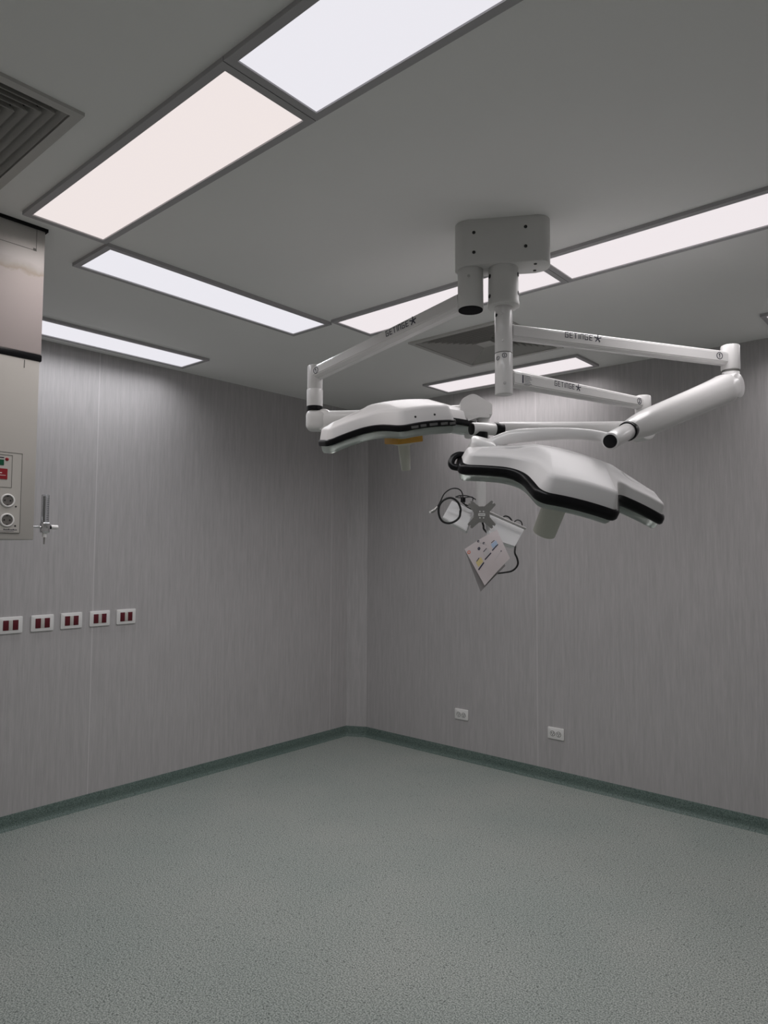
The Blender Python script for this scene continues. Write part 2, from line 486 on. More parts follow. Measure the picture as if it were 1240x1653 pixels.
for (yc, zc), lb in zip(((-2.766, 1.114), (-2.594, 1.114), (-2.427, 1.116), (-2.254, 1.117), (-2.083, 1.117)), LBL):
    red_outlet(yc, zc, lb)
def white_outlet(xc, zc, label):
    t = thing('wall_outlet', (xc, 0, zc), label, 'wall outlet', 'white double outlets on the right wall')
    M = Matrix.Translation((xc, 0, zc)) @ MR
    MB().prism(plate_outline(0.118, 0.077), 0.0, 0.009, M, bev=0.003).build('plate', M_plastic, t)
    for s in (-1, 1):
        sk = MB().cyl(M @ Vector((s*0.022, -0.002, 0.008)), M @ Vector((s*0.022, -0.002, 0.0105)), 0.0165, n=28).build('socket', M_plastic, t)
        rg = MB().tube([M @ Vector((s*0.022+0.0165*math.cos(a*math.pi/12), -0.002+0.0165*math.sin(a*math.pi/12), 0.010)) for a in range(25)], 0.0016, n=6, sub=1)
        rg.build('socket_rim', M_line, sk)
        sl = MB()
        for q, (ax, ay, w, h) in enumerate(((-0.006, 0.003, 0.0042, 0.010), (0.006, 0.003, 0.0042, 0.010), (0, -0.008, 0.006, 0.006))):
            sl.box((s*0.022+ax, ay-0.002, 0.0105), (w, h, 0.0012), M)
        sl.build('pin_slots', M_screw, sk)
    return t
white_outlet(1.112, 0.331, 'white double outlet low on the right wall, nearer the corner')
white_outlet(1.876, 0.323, 'white double outlet low on the right wall, farther from the corner')

# ------------------------------------------------------------------ ceiling supply column (left)
XF = 1.432
pend = thing('supply_column', (1.25, -3.47, H), 'cream ceiling supply column with sockets and red label at left edge', 'supply column')
MB().box((1.25, -3.458, (H+2.262)/2), (0.364, 0.45, H-2.262), bev=0.006).build('upper_cover', M_cover_p, pend)
MB().box((1.25, -3.458, 2.250), (0.368, 0.454, 0.026), bev=0.005).build('seal_strip', M_black, pend)
MB().box((1.25, -3.458, H-0.006), (0.376, 0.464, 0.012)).build('ceiling_gasket', M_dark, pend)
body = MB().box((1.25, -3.463, (2.24+1.567)/2), (0.360, 0.45, 2.24-1.567), bev=0.004).build('lower_body', M_cream, pend)
def fx(mb, y0, y1, z0, z1, d=0.002, x=XF-0.002): return mb.box((x+d/2, (y0+y1)/2, (z0+z1)/2), (d, abs(y1-y0), abs(z1-z0)))
def rect_line(y0, y1, z0, z1, w=0.0016, d=0.0012):
    mb = MB()
    fx(mb, y0, y1, z0, z0+w, d); fx(mb, y0, y1, z1-w, z1, d); fx(mb, y0, y0+w, z0, z1, d); fx(mb, y1-w, y1, z0, z1, d)
    return mb
pn = fx(MB(), -3.60, -3.290, 1.592, 1.882, 0.0035).build('socket_panel', M_pan, pend)
def px(mb, y0, y1, z0, z1, d=0.001): return fx(mb, y0, y1, z0, z1, d, XF+0.0014)
def prect(y0, y1, z0, z1, w=0.0016):
    mb = MB(); px(mb, y0, y1, z0, z0+w); px(mb, y0, y1, z1-w, z1); px(mb, y0, y0+w, z0, z1); px(mb, y1-w, y1, z0, z1); return mb
prect(-3.601, -3.289, 1.591, 1.883).build('panel_edge', M_line, pn)
prect(-3.47, -3.323, 1.754, 1.873).build('label_border', M_line, pn)
px(MB(), -3.455, -3.339, 1.784, 1.822, 0.0018).build('red_label', M_red, pn)['label'] = 'red label'
lt = MB()
for y0, y1, z0, z1 in ((-3.445, -3.358, 1.805, 1.808), (-3.45, -3.345, 1.797, 1.7985)): fx(lt, y0, y1, z0, z1, 0.0005, XF+0.0032)
# small white capitals at the end of the red label
def strokes(mb, segs, place, w, d=0.0006):
    """flat lettering: segs in letter units, place maps (u, v) to (point, u axis, v axis, normal)"""
    for (a, b) in segs:
        O, U, V, Nn = place
        p = O+U*a[0]+V*a[1]; q = O+U*b[0]+V*b[1]
        t = (q-p); L_ = t.length
        if L_ < 1e-6: continue
        t.normalize(); s = Nn.cross(t)
        p = p-t*w/2; q = q+t*w/2
        v = [p-s*w/2, q-s*w/2, q+s*w/2, p+s*w/2]
        v += [x+Nn*d for x in v]
        mb._add(v, [(0, 3, 2, 1), (4, 5, 6, 7), (0, 1, 5, 4), (1, 2, 6, 5), (2, 3, 7, 6), (3, 0, 4, 7)])
lt.build('label_text', M_plastic, pn)
gd = MB(); px(gd, -3.46, -3.352, 1.834, 1.854, 0.0016); gd.build('green_display', M_green, pn)['label'] = 'dark green display'
cap = MB(); px(cap, -3.455, -3.352, 1.860, 1.8635); cap.build('display_caption', M_ink, pn)
MB().lathe([(0.006, 0), (0.006, 0.002), (0.003, 0.004)], Matrix.Translation((XF+0.001, -3.342, 1.857)) @ Matrix.Rotation(math.pi/2, 4, 'Y'), 20).build('indicator_light', M_red, pn)
RYm = Matrix.Rotation(math.pi/2, 4, 'Y')
for zc in (1.7075, 1.637):
    for yc in (-3.335, -3.425):
        Ms = Matrix.Translation((XF+0.001, yc, zc)) @ RYm
        sk = MB().lathe([(0.0245, 0), (0.0245, 0.004), (0.0215, 0.006), (0.019, 0.005), (0.0185, 0.0015)], Ms, 36).build('socket', M_plastic, pn)
        MB().lathe([(0.0185, 0.001), (0.0185, 0.0022)], Ms, 36).build('socket_well', M_sock, sk)
        hl = MB()
        for dy in (-0.0095, 0.0095): hl.lathe([(0.003, 0.002), (0.003, 0.003)], Ms @ Matrix.Translation((0, dy, 0)), 14)
        hl.box((0.0165, 0, 0.0028), (0.004, 0.005, 0.002), Ms); hl.box((-0.0165, 0, 0.0028), (0.004, 0.005, 0.002), Ms)
        hl.build('pin_holes', M_screw, sk)
    MB().lathe([(0.0032, 0), (0.0032, 0.0012)], Matrix.Translation((XF+0.0013, -3.306, zc-0.0205)) @ RYm, 14).build('screw', M_screw, pn)
tx = MB()
for k in range(9):
    y = -3.345+k*0.0052
    fx(tx, y, y+0.0034, 1.6005, 1.6005+(0.0035 if k % 3 else 0.005), 0.0006, XF+0.0014)
px(tx, -3.36, -3.31, 1.5965, 1.5975, 0.0006)
tx.build('maker_plate', M_ink, pn)
# recess line and screw on the upper cover, short mark at the top of the body
ul = MB()
ul.box((XF+0.0002, -3.266, 2.70), (0.0012, 0.0014, 0.095)); ul.box((XF+0.0002, -3.37, 2.655), (0.0012, 0.21, 0.0014))
ul.box((XF+0.0004, -3.272, 2.658), (0.0016, 0.010, 0.009))
ul.build('cover_flap_line', M_line, pend)
MB().box((XF-0.0015, -3.293, 2.218), (0.0012, 0.003, 0.03)).build('body_slot', M_line, pend)
MB().box((1.30, -3.236, 1.765), (0.05, 0.006, 0.20), bev=0.002).build('side_rail', M_dark, pend)

# oxygen flowmeter plugged into the far side of the column
fm = thing('flowmeter', (1.25, -3.123, 1.62), 'small chrome and clear flowmeter hanging beside the supply column', 'flowmeter')
MB().cyl((1.25, -3.247, 1.621), (1.25, -3.139, 1.621), 0.0045, n=16).build('probe', M_chrome, fm)
MB().box((1.25, -3.123, 1.6195), (0.032, 0.030, 0.042), bev=0.005, seg=3).build('valve_body', M_chrome, fm)
MB().cyl((1.25, -3.124, 1.638), (1.25, -3.124, 1.752), 0.0145, n=28, bev=0.002).build('tube', M_clear, fm)
mk = MB().cyl((1.25, -3.127, 1.640), (1.25, -3.127, 1.745), 0.0035, n=12)
mk.build('inner_tube', M_line, fm)
sc_ = MB()
for k in range(12): sc_.box((1.263, -3.120, 1.652+k*0.0075), (0.001, 0.008, 0.0015))
sc_.build('scale_marks', M_ink, fm)
MB().cyl((1.25, -3.108, 1.622), (1.25, -3.098, 1.622), 0.008, n=20).build('valve_neck', M_black, fm)
MB().cyl((1.25, -3.100, 1.6225), (1.25, -3.072, 1.6225), 0.0085, n=24, bev=0.002).build('knob', M_plastic, fm)
MB().cyl((1.25, -3.124, 1.599), (1.25, -3.124, 1.581), 0.0085, n=20).build('outlet_collar', M_plastic, fm)
MB().cyl((1.25, -3.124, 1.583), (1.25, -3.124, 1.553), 0.0038, 0.003, n=14).build('hose_nipple', M_steel, fm)

# ------------------------------------------------------------------ lettering for the arms
LET = {  # stroke letters in a 0.8 x 1 box
 'G': [((0.8,1),(0,1)),((0,1),(0,0)),((0,0),(0.8,0)),((0.8,0),(0.8,0.5)),((0.8,0.5),(0.42,0.5))],
 'E': [((0.75,1),(0,1)),((0,1),(0,0)),((0,0),(0.75,0)),((0,0.5),(0.65,0.5))],
 'T': [((0,1),(0.8,1)),((0.4,1),(0.4,0))],
 'I': [((0.1,1),(0.1,0))],
 'N': [((0,0),(0,1)),((0,1),(0.75,1)),((0.75,1),(0.75,0))],
}
def wordmark(O, U, V, Nn, hgt, length, parent):
    adv = {'G': 1.08, 'E': 1.03, 'T': 1.02, 'I': 0.48, 'N': 1.05}
    word = 'GETINGE'; tot = sum(adv[c] for c in word)
    sx = length*0.80/tot
    mb = MB(); x = 0
    for ch in word:
        strokes(mb, [((a[0]*sx*0.80+x*sx, a[1]*hgt), (b[0]*sx*0.80+x*sx, b[1]*hgt)) for a, b in LET[ch]], (O, U, V, Nn), hgt*0.125)
        x += adv[ch]
    mb.build('maker_name', M_ink, parent)
    st = MB(); cx = length*0.91; cy = hgt*0.5
    for k in range(5):
        a = math.pi/2+k*2*math.pi/5
        r0, r1 = hgt*0.16, hgt*0.72
        strokes(st, [((cx+r0*math.cos(a), cy+r0*math.sin(a)), (cx+r1*math.cos(a), cy+r1*math.sin(a)))], (O, U, V, Nn), hgt*0.2)
    st.build('maker_star', M_ink, parent)
def ring_number(O, U, V, Nn, r, digit, parent):
    mb = MB()
    pts = [(r*math.cos(k*math.pi/12), r*math.sin(k*math.pi/12)) for k in range(25)]
    seg = [(pts[k], pts[k+1]) for k in range(24)]
    if digit == 1: seg += [((0, 0.55*r), (0, -0.55*r)), ((0, 0.55*r), (-0.25*r, 0.3*r))]
    else:
        q = [(-0.3*r, 0.3*r), (-0.2*r, 0.5*r), (0.1*r, 0.55*r), (0.3*r, 0.35*r), (0.2*r, 0.05*r), (-0.3*r, -0.5*r), (0.35*r, -0.5*r)]
        seg += list(zip(q[:-1], q[1:]))
    strokes(mb, seg, (O, U, V, Nn), r*0.2)
    mb.build('arm_number', M_ink, parent)

def arm_section(h, w, c):
    return [(-w/2+c, -h/2), (w/2-c, -h/2), (w/2, -h/2+c), (w/2, h/2-c), (w/2-c, h/2), (-w/2+c, h/2), (-w/2, h/2-c), (-w/2, -h/2+c)]
def ext_arm(a, b, h0, h1, w0, w1, parent, c=0.012):
    """hollow aluminium extension arm with chamfered edges; returns object and its frame"""
    a = Vector(a); b = Vector(b); t = (b-a).normalized()
    up = (Vector((0, 0, 1))-t*t.z).normalized(); s = t.cross(up)
    mb = MB(); n = 8; v = []
    for p, h, w in ((a, h0, w0), (b, h1, w1)):
        for (x, y) in arm_section(h, w, c): v.append(p+s*x+up*y)
    f = [(i, (i+1) % n, n+(i+1) % n, n+i) for i in range(n)]+[tuple(range(n))[::-1], tuple(range(n, 2*n))]
    vs, fs = mb._add(v, f)
    bmesh.ops.bevel(mb.bm, geom=[e for e in mb.bm.edges], offset=0.003, segments=2, affect='EDGES')
    o = mb.build('extension_arm', M_white, parent, smooth=30)
    return o, t, up, s

# ------------------------------------------------------------------ ceiling mount with its two drop tubes
mu, mv = Vector((0.856, 0.518, 0)), Vector((-0.518, 0.856, 0))
MC = Vector((2.776, -2.143, 0))
PL = Vector((2.6754, -2.2046, 0)); PR = Vector((2.7787, -2.142, 0))
mount = thing('ceiling_mount', (MC.x, MC.y, H), 'white ceiling mount box with two drop tubes carrying the surgical lights', 'ceiling mount')
Mm = Matrix(((mu.x, mv.x, 0, MC.x), (mu.y, mv.y, 0, MC.y), (0, 0, 1, 0), (0, 0, 0, 1)))
ol = rounded([(-0.175, -0.0575), (0.172, -0.0575), (0.172, 0.0575), (-0.175, 0.0575)], [0.05, 0.045, 0.05, 0.05], 8)
MB().prism(ol, 2.580, H, Mm, bev=0.004).build('cover', M_cover, mount)
def front_screw(u, z):
    p = MC+mu*u-mv*0.0555+Vector((0, 0, z))
    MB().cyl(p, p-mv*0.003, 0.0062, n=18).build('screw', M_screw, mount)
for u, z in ((-0.103, 2.700), (-0.103, 2.626), (0.083, 2.708), (0.083, 2.636)): front_screw(u, z)
for u, v in ((0.118, -0.030), (0.118, 0.030)):
    p = MC+mu*u+mv*v+Vector((0, 0, 2.581)); MB().cyl(p, p-Vector((0, 0, 0.003)), 0.006, n=18).build('screw', M_screw, mount)
def vtube(p, z0, z1, r, name, m, parent, bev=0.0, n=40):
    return MB().cyl((p.x, p.y, z0), (p.x, p.y, z1), r, n=n, bev=bev).build(name, m, parent)
cl = vtube(PL, 2.432, 2.582, 0.0475, 'left_drop_tube', M_cover, mount, bev=0.002)
vtube(PL, 2.428, 2.436, 0.0452, 'bore_cap', M_dark, cl)
vd = (Vector((4.097, -4.323, 0))-PL).normalized()
def tube_screw(p, r, ang, z, sr, parent, m=M_screw, name='screw'):
    a = math.atan2(vd.y, vd.x)+math.radians(ang); n_ = Vector((math.cos(a), math.sin(a), 0))
    q = Vector((p.x, p.y, z))+n_*(r-0.001)
    return MB().cyl(q, q+n_*0.0022, sr, n=16).build(name, m, parent)
tube_screw(PL, 0.0475, -8, 2.543, 0.0055, cl, M_steel)
cr = MB().lathe([(0.056, 2.434), (0.0585, 2.437), (0.0585, 2.450), (0.0565, 2.453), (0.0545, 2.580), (0.053, 2.582)],
                Matrix.Translation((PR.x, PR.y, 0)), 44).build('right_collar', M_cover, mount)
for ang, z in ((-66, 2.545), (-66, 2.47), (72, 2.55), (72, 2.48)): tube_screw(PR, 0.0555, ang, z, 0.008, cr)
tb = vtube(PR, 2.262, 2.438, 0.0325, 'right_drop_tube', M_white, mount, bev=0.001)
tube_screw(PR, 0.0325, -55, 2.40, 0.006, tb); tube_screw(PR, 0.0325, -12, 2.402, 0.004, tb, M_steel); tube_screw(PR, 0.0325, -8, 2.302, 0.0035, tb, M_steel)
vtube(PR, 2.2585, 2.263, 0.0318, 'tube_joint', M_line, mount)
tb2 = vtube(PR, 2.108, 2.2595, 0.0325, 'lower_tube', M_white, mount, bev=0.002)
tube_screw(PR, 0.0325, 3, 2.144, 0.0058, tb2, M_steel)
def pad_mark(ang, z, r):
    a = math.atan2(vd.y, vd.x)+math.radians(ang); n_ = Vector((math.cos(a), math.sin(a), 0)); U = Vector((-n_.y, n_.x, 0)); V = Vector((0, 0, 1))
    O = Vector((PR.x, PR.y, z))+n_*0.0324
    mb = MB(); pts = [(r*math.cos(k*math.pi/8), r*math.sin(k*math.pi/8)) for k in range(17)]
    strokes(mb, [(pts[k], pts[k+1]) for k in range(16)]+[((0, r*0.4), (0, -r*0.5))], (O, U, V, n_), r*0.22, 0.001)
    mb.build('lock_symbol', M_ink, tb2)
pad_mark(-42, 2.238, 0.007); pad_mark(2, 2.246, 0.008)

# ------------------------------------------------------------------ surgical lamp heads
def smooth01(a, b, x):
    t = max(0.0, min(1.0, (x-a)/(b-a))); return t*t*(3-2*t)
KD = 0.45
def dome(x, y): return -KD*(x*x+y*y)
def head_outline():
    front = [(-0.345, 0.045), (-0.168, 0.062), (-0.123, 0.200), (0.120, 0.200), (0.155, 0.062), (0.345, 0.045)]
    back = [(0.345, -0.055), (0.20, -0.088), (0.0, -0.118), (-0.20, -0.095), (-0.345, -0.055)]
    pts = front+back
    rad = [0.03, 0.085, 0.045, 0.028, 0.05, 0.03, 0.03, 0.2, 0.3, 0.2, 0.03]
    p = rounded(pts, rad, 9)
    # resample evenly, local y is towards the back of the lamp
    P = [Vector((x, -y)) for x, y in p]
    out = []; n = len(P)
    for i in range(n):
        a, b = P[i], P[(i+1) % n]
        k = max(1, int((b-a).length/0.010))
        for j in range(k): out.append(a+(b-a)*(j/k))
    return out
def head_rings(spec, closing=None, wing=0.62, wing_z=0.76):
    """rings of (inset, z) around the outline, then collapsed to the wing axis"""
    P = head_outline(); n = len(P)
    area = sum(P[i].x*P[(i+1) % n].y-P[(i+1) % n].x*P[i].y for i in range(n))
    sg = 1 if area > 0 else -1
    nr = []
    for i in range(n):
        t = (P[(i+2) % n]-P[i-2]).normalized(); nr.append(Vector((-t.y, t.x))*sg)
    v = []; f = []; rows = 0
    def g(x): return wing+(1-wing)*smooth01(0.21, 0.125, abs(x))
    for ins, z in spec:
        for i in range(n):
            k = g(P[i].x); q = P[i]+nr[i]*ins*(k if ins > 0 else 1)
            zz = z*((wing_z+(1-wing_z)*(k-wing)/(1-wing)) if z > 0.02 else 1)
            v.append((q.x, q.y, zz+dome(q.x, q.y)))
        rows += 1
    last = [Vector(v[(rows-1)*n+i]) for i in range(n)]
    if closing is not None:
        for fr in (0.3, 0.6, 0.85, 0.985):
            for i in range(n):
                x = last[i].x*(1-0.10*fr); y = last[i].y*(1-fr)
                h = (last[i].z-dome(last[i].x, last[i].y))
                zt = closing*(wing_z+(1-wing_z)*(g(x)-wing)/(1-wing))
                v.append((x, y, h+(zt-h)*smooth01(0, 1, fr)*1.0+dome(x, y)))
            rows += 1
    for r in range(rows-1):
        for i in range(n):
            f.append((r*n+i, r*n+(i+1) % n, (r+1)*n+(i+1) % n, (r+1)*n+i))
    f.append(tuple((rows-1)*n+i for i in range(n)))
    return v, f, n
def build_head(parent, Mw, handle, strip, band=1.0):
    head_v, head_f, n = head_rings([(0.012, -0.013*band), (0.004, -0.012*band), (0.002, 0.010*band), (0.003, 0.0145*band), (0.005, 0.0215), (0.017, 0.055), (0.0195, 0.0595), (0.024, 0.0625), (0.034, 0.0655)], closing=0.080)
    mb = MB(); mb._add(head_v, head_f)
    mb._add(head_v[:n], [tuple(range(n))])
    me = mb.build('lamp_head', M_shell, parent, local=True, smooth=40)
    me.matrix_basis = world_of(parent).inverted() @ Mw
    v, f, n = head_rings([(0.006, -0.0180*band), (-0.003, -0.0165*band), (-0.008*band, -0.009*band), (-0.008*band, 0.007*band), (-0.004, 0.015*band), (0.004, 0.0175*band)])
    f = f[:-1]; k = len(v)//n
    mb = MB(); mb._add(v, f+[((k-1)*n+i, (k-1)*n+(i+1) % n, (i+1) % n, i) for i in range(n)])
    tag(mb.build('bumper', M_black, me, local=True, smooth=50), 'black rubber edge band')
    v, f, n = head_rings([(0.007, -0.0145), (0.009, -0.031), (0.016, -0.041), (0.026, -0.045)], closing=-0.047)
    mb = MB(); mb._add(v, f); mb._add(v[:n], [tuple(range(n))[::-1]])
    mb.build('lens_cover', M_glass, me, local=True, smooth=40)
    v, f, n = head_rings([(0.022, -0.0165), (0.024, -0.0185)], closing=-0.019)
    mb = MB(); mb._add(v, f); mb.build('light_plate', M_plate, me, local=True, smooth=40)
    for (x, y) in ((-0.29, 0.0), (-0.24, 0.03), (-0.24, -0.03), (-0.19, 0.0), (0.29, 0.0), (0.24, 0.03), (0.24, -0.03), (0.19, 0.0),
                   (-0.09, -0.15), (-0.03, -0.15), (0.03, -0.15), (0.09, -0.15), (-0.1, -0.09), (0.1, -0.09), (-0.1, 0.05), (0.1, 0.05), (-0.04, 0.07), (0.04, 0.07)):
        z = dome(x, y)-0.019
        MB().lathe([(0.017, z-0.003), (0.019, z), (0.019, z+0.002)], Matrix.Translation((x, y, 0)), 20).build('led_lens', M_led, me, local=True)
    if handle == 'wide':
        MB().lathe([(0.036, -0.216), (0.0385, -0.213), (0.041, -0.03), (0.041, -0.012)], None, 36).build('handle', M_handle, me, local=True)
    else:
        am = MB().box((0, 0, -0.072), (0.116, 0.11, 0.036), bev=0.004).build('filter_plate', M_amber, me, local=True); am['label'] = 'amber plate above the handle'
        MB().lathe([(0.030, -0.098), (0.046, -0.092), (0.046, -0.084), (0.040, -0.080)], None, 30).build('handle_socket', M_handle, me, local=True)
        MB().lathe([(0.0165, -0.200), (0.0185, -0.197), (0.0245, -0.095), (0.025, -0.090)], None, 28).build('handle', M_handle, me, local=True)
    if strip:
        for i, (x0, x1) in enumerate(((-0.085, -0.055), (-0.045, -0.02), (-0.005, 0.03), (0.045, 0.075), (0.085, 0.11))):
            y = -0.2065; xm = (x0+x1)/2
            MB().box((xm, y, dome(xm, y)-0.001), (x1-x0, 0.004, 0.010), bev=0.001).build('control_window', M_led, me, local=True)
        for x in (-0.055, 0.03):
            MB().lathe([(0.004, 0), (0.004, 0.003)], Matrix.Translation((x, -0.190, dome(x, -0.2)+0.033)) @ Matrix.Rotation(math.pi/2, 4, 'X'), 14).build('screw', M_screw, me, local=True)
    return me
def head_matrix(O, X, Yf, Nn):
    X = Vector(X); Nn = Vector(Nn).normalized(); X = (X-Nn*X.dot(Nn)).normalized(); Yb = Nn.cross(X)
    return Matrix(((X.x, Yb.x, Nn.x, O[0]), (X.y, Yb.y, Nn.y, O[1]), (X.z, Yb.z, Nn.z, O[2]), (0, 0, 0, 1)))

def spring_arm(pts, radii, parent, flat=0.82):
    n = 20
    sec = [(flat*math.copysign(abs(math.cos(2*math.pi*k/n))**0.75, math.cos(2*math.pi*k/n)), math.copysign(abs(math.sin(2*math.pi*k/n))**0.75, math.sin(2*math.pi*k/n))) for k in range(n)]
    return MB().tube(pts, radii, section=sec, up=(0, 0, 1), sub=6).build('spring_arm', M_white, parent, smooth=50)

# ---- right surgical light
A1a = Vector((PR.x, PR.y, 2.343)); A1b = Vector((3.340, -1.324, 2.315))
slr = thing('surgical_light', (PR.x, PR.y, 2.343), 'white surgical light on the right with wide pale handle and black edge', 'surgical light', 'surgical lights on the ceiling mount')
arm, t, up, s = ext_arm(A1a+ (A1b-A1a).normalized()*0.028, A1b, 0.056, 0.056, 0.044, 0.044, slr, c=0.009)
sN = -s if (-s).dot(Vector((4.097, -4.323, 0))-A1a) > 0 else s
wordmark(A1a+t*0.240+up*0.001+sN*0.0222, t, up, sN, 0.0190, 0.150, arm)
ring_number(A1b-t*0.070+up*0.002+sN*0.0222, t, up, sN, 0.013, 1, arm)
E1 = Vector((3.340, -1.324, 0))
MB().cyl((E1.x, E1.y, 2.268), (E1.x, E1.y, 2.372), 0.036, n=36, bev=0.006).build('end_sleeve', M_white, slr)
MB().cyl((E1.x, E1.y, 2.262), (E1.x, E1.y, 2.270), 0.034, n=36).build('collar_ring', M_line, slr)
MB().cyl((E1.x, E1.y, 2.16), (E1.x, E1.y, 2.264), 0.033, n=36, bev=0.003).build('pivot_column', M_white, slr)
J1 = Vector((3.337, -1.335, 2.200)); R1 = Vector((3.185, -2.001, 1.949)); ax1 = (R1-J1).normalized()
jd = ax1.cross(Vector((0, 0, 1))).normalized()
MB().cyl(J1-jd*0.040, J1+jd*0.040, 0.052, n=40, bev=0.010).build('knuckle', M_white, slr)
sp = spring_arm([J1-ax1*0.012, J1+ax1*0.05, J1+ax1*0.12, J1+ax1*0.30, J1+ax1*0.58, J1+ax1*0.67, R1], [0.050, 0.060, 0.056, 0.052, 0.048, 0.042, 0.033], slr)
C1 = Vector((3.197, -2.186, 1.888)); axc = (C1-R1).normalized()
rg1 = MB().cyl(R1-axc*0.018, R1+axc*0.020, 0.0335, n=36, bev=0.002).build('collar_ring', M_black, slr); rg1['label'] = 'black collar at the end of the spring arm'
MB().cyl(R1+axc*0.012, C1, 0.0285, n=36, bev=0.003).build('fork_hub', M_white, slr)
ec = MB().cyl(C1-axc*0.003, C1+axc*0.004, 0.0222, n=36, bev=0.001).build('end_cap', M_black, slr); ec['label'] = 'black round end cap'
OR = (3.076, -2.248, 1.779)
MHR = head_matrix(OR, (0.666, 0.711, -0.229), (0.57, -0.681, -0.461), (0.483, -0.176, 0.858))
tip = MHR @ Vector((-0.300, 0.040, -0.01))
fork = [(3.188, -2.130, 1.900), (3.150, -2.170, 1.911), (3.105, -2.215, 1.917), (3.037, -2.268, 1.918), (2.948, -2.335, 1.912), (2.905, -2.360, 1.902), (2.868, -2.388, 1.882), (2.845, -2.405, 1.870)]
sec = [(0.55*math.cos(2*math.pi*k/14), math.sin(2*math.pi*k/14)) for k in range(14)]
MB().tube(fork, [0.019, 0.019, 0.019, 0.021, 0.023, 0.021, 0.019, 0.018], section=sec, up=(0, 0, 1)).build('fork_arm', M_white, slr, smooth=50)
MB().box((0, 0, 0), (0.085, 0.07, 0.075), Matrix.Translation((2.852, -2.405, 1.866)) @ MHR.to_quaternion().to_matrix().to_4x4(), bev=0.016, seg=4).build('tip_pivot', M_white, slr)
headR = build_head(slr, MHR, 'wide', False)
lp = [(-0.325, 0.046, 0.006), (-0.350, 0.042, 0.010), (-0.366, 0.034, 0.004), (-0.371, 0.020, -0.010), (-0.364, 0.008, -0.020), (-0.342, 0.002, -0.024)]
MB().tube([Vector((x, y, z+dome(x, y)+0.012)) for x, y, z in lp], 0.011, n=12).build('grab_handle', M_black, headR, local=True)

# ---- left surgical light
A0a = Vector((PL.x, PL.y, 2.474)); A0b = Vector((1.820, -2.187, 2.336))
sll = thing('surgical_light', (PL.x, PL.y, 2.474), 'white surgical light on the left with amber plate over a thin handle', 'surgical light', 'surgical lights on the ceiling mount')
arm, t, up, s = ext_arm(A0a+(A0b-A0a).normalized()*0.035, A0b, 0.066, 0.062, 0.062, 0.058, sll, c=0.014)
sN = -s if (-s).dot(Vector((4.097, -4.323, 0))-A0a) > 0 else s
wordmark(A0a+t*0.40+sN*0.0312-up*0.004, -t, up, sN, 0.0215, 0.158, arm)
ring_number(A0b-t*0.035+sN*0.0295, -t, up, sN, 0.014, 1, arm)
E0 = Vector((1.816, -2.186, 0))
MB().cyl((E0.x, E0.y, 2.262), (E0.x, E0.y, 2.374), 0.0345, n=36, bev=0.005).build('end_sleeve', M_white, sll)
MB().cyl((E0.x, E0.y, 2.186), (E0.x, E0.y, 2.264), 0.0365, n=36, bev=0.002).build('pivot_column', M_white, sll)
cr0 = MB().cyl((E0.x, E0.y, 2.170), (E0.x, E0.y, 2.188), 0.0360, n=36).build('collar_ring', M_black, sll); cr0['label'] = 'black collar below the pivot column'
r2h = unit((r2.x, r2.y, 0))
J0 = Vector((1.828, -2.170, 2.123)); K0 = Vector((2.508, -1.927, 2.116)); ax0 = (K0-J0).normalized()
jd0 = ax0.cross(Vector((0, 0, 1))).normalized()
kn0 = MB().box((0, 0, 0), (0.105, 0.075, 0.098), Matrix.Translation(J0-Vector((0.004, 0.004, 0))) @ Matrix(((r2h.x, -r2h.y, 0, 0), (r2h.y, r2h.x, 0, 0), (0, 0, 1, 0), (0, 0, 0, 1))), bev=0.028, seg=5)
kn0.cyl(J0+r2h*0.03-jd0*0.036, J0+r2h*0.03+jd0*0.036, 0.050, n=36, bev=0.010)
kn0.build('knuckle', M_white, sll)
spring_arm([J0+r2h*0.03, J0+ax0*0.10, J0+ax0*0.2, J0+ax0*0.40, J0+ax0*0.58, K0], [0.046, 0.040, 0.036, 0.032, 0.030, 0.030], sll)
# sculpted elbow at the far end, drop pin and tip pivot
el = MB()
Me = Matrix.Translation(K0) @ Matrix(((r2h.x, 0, -fwd.x, 0), (r2h.y, 0, -fwd.y, 0), (0, 1, 0, 0), (0, 0, 0, 1)))
eo = rounded([(-0.066, -0.020), (-0.062, 0.040), (-0.012, 0.068), (0.066, 0.022), (0.066, -0.034), (0.010, -0.034), (-0.045, -0.054)], [0.02, 0.03, 0.035, 0.012, 0.012, 0.01, 0.018], 7)
el.prism(eo, -0.046, 0.046, Me, bev=0.016, seg=4)
el.build('elbow', M_white, sll, smooth=50)
D0 = K0+r2h*0.036
MB().cyl((D0.x, D0.y, 1.985), (D0.x, D0.y, 2.10), 0.0265, n=32, bev=0.003).build('drop_pin', M_white, sll)
OL = (2.366, -2.230, 2.051)
MHL = head_matrix(OL, (0.350, 0.918, 0.186), (0.934, -0.327, -0.143), (0.071, -0.224, 0.972))
tipL = MHL @ Vector((0.335, 0.02, 0.0+dome(0.335, 0.02)))
MB().box((0, 0, 0), (0.09, 0.06, 0.05), Matrix.Translation((tipL+Vector((D0.x, D0.y, 2.0)))/2) @ MHL.to_quaternion().to_matrix().to_4x4(), bev=0.012, seg=3).build('tip_pivot', M_white, sll)
headL = build_head(sll, MHL, 'thin', True, 0.66)

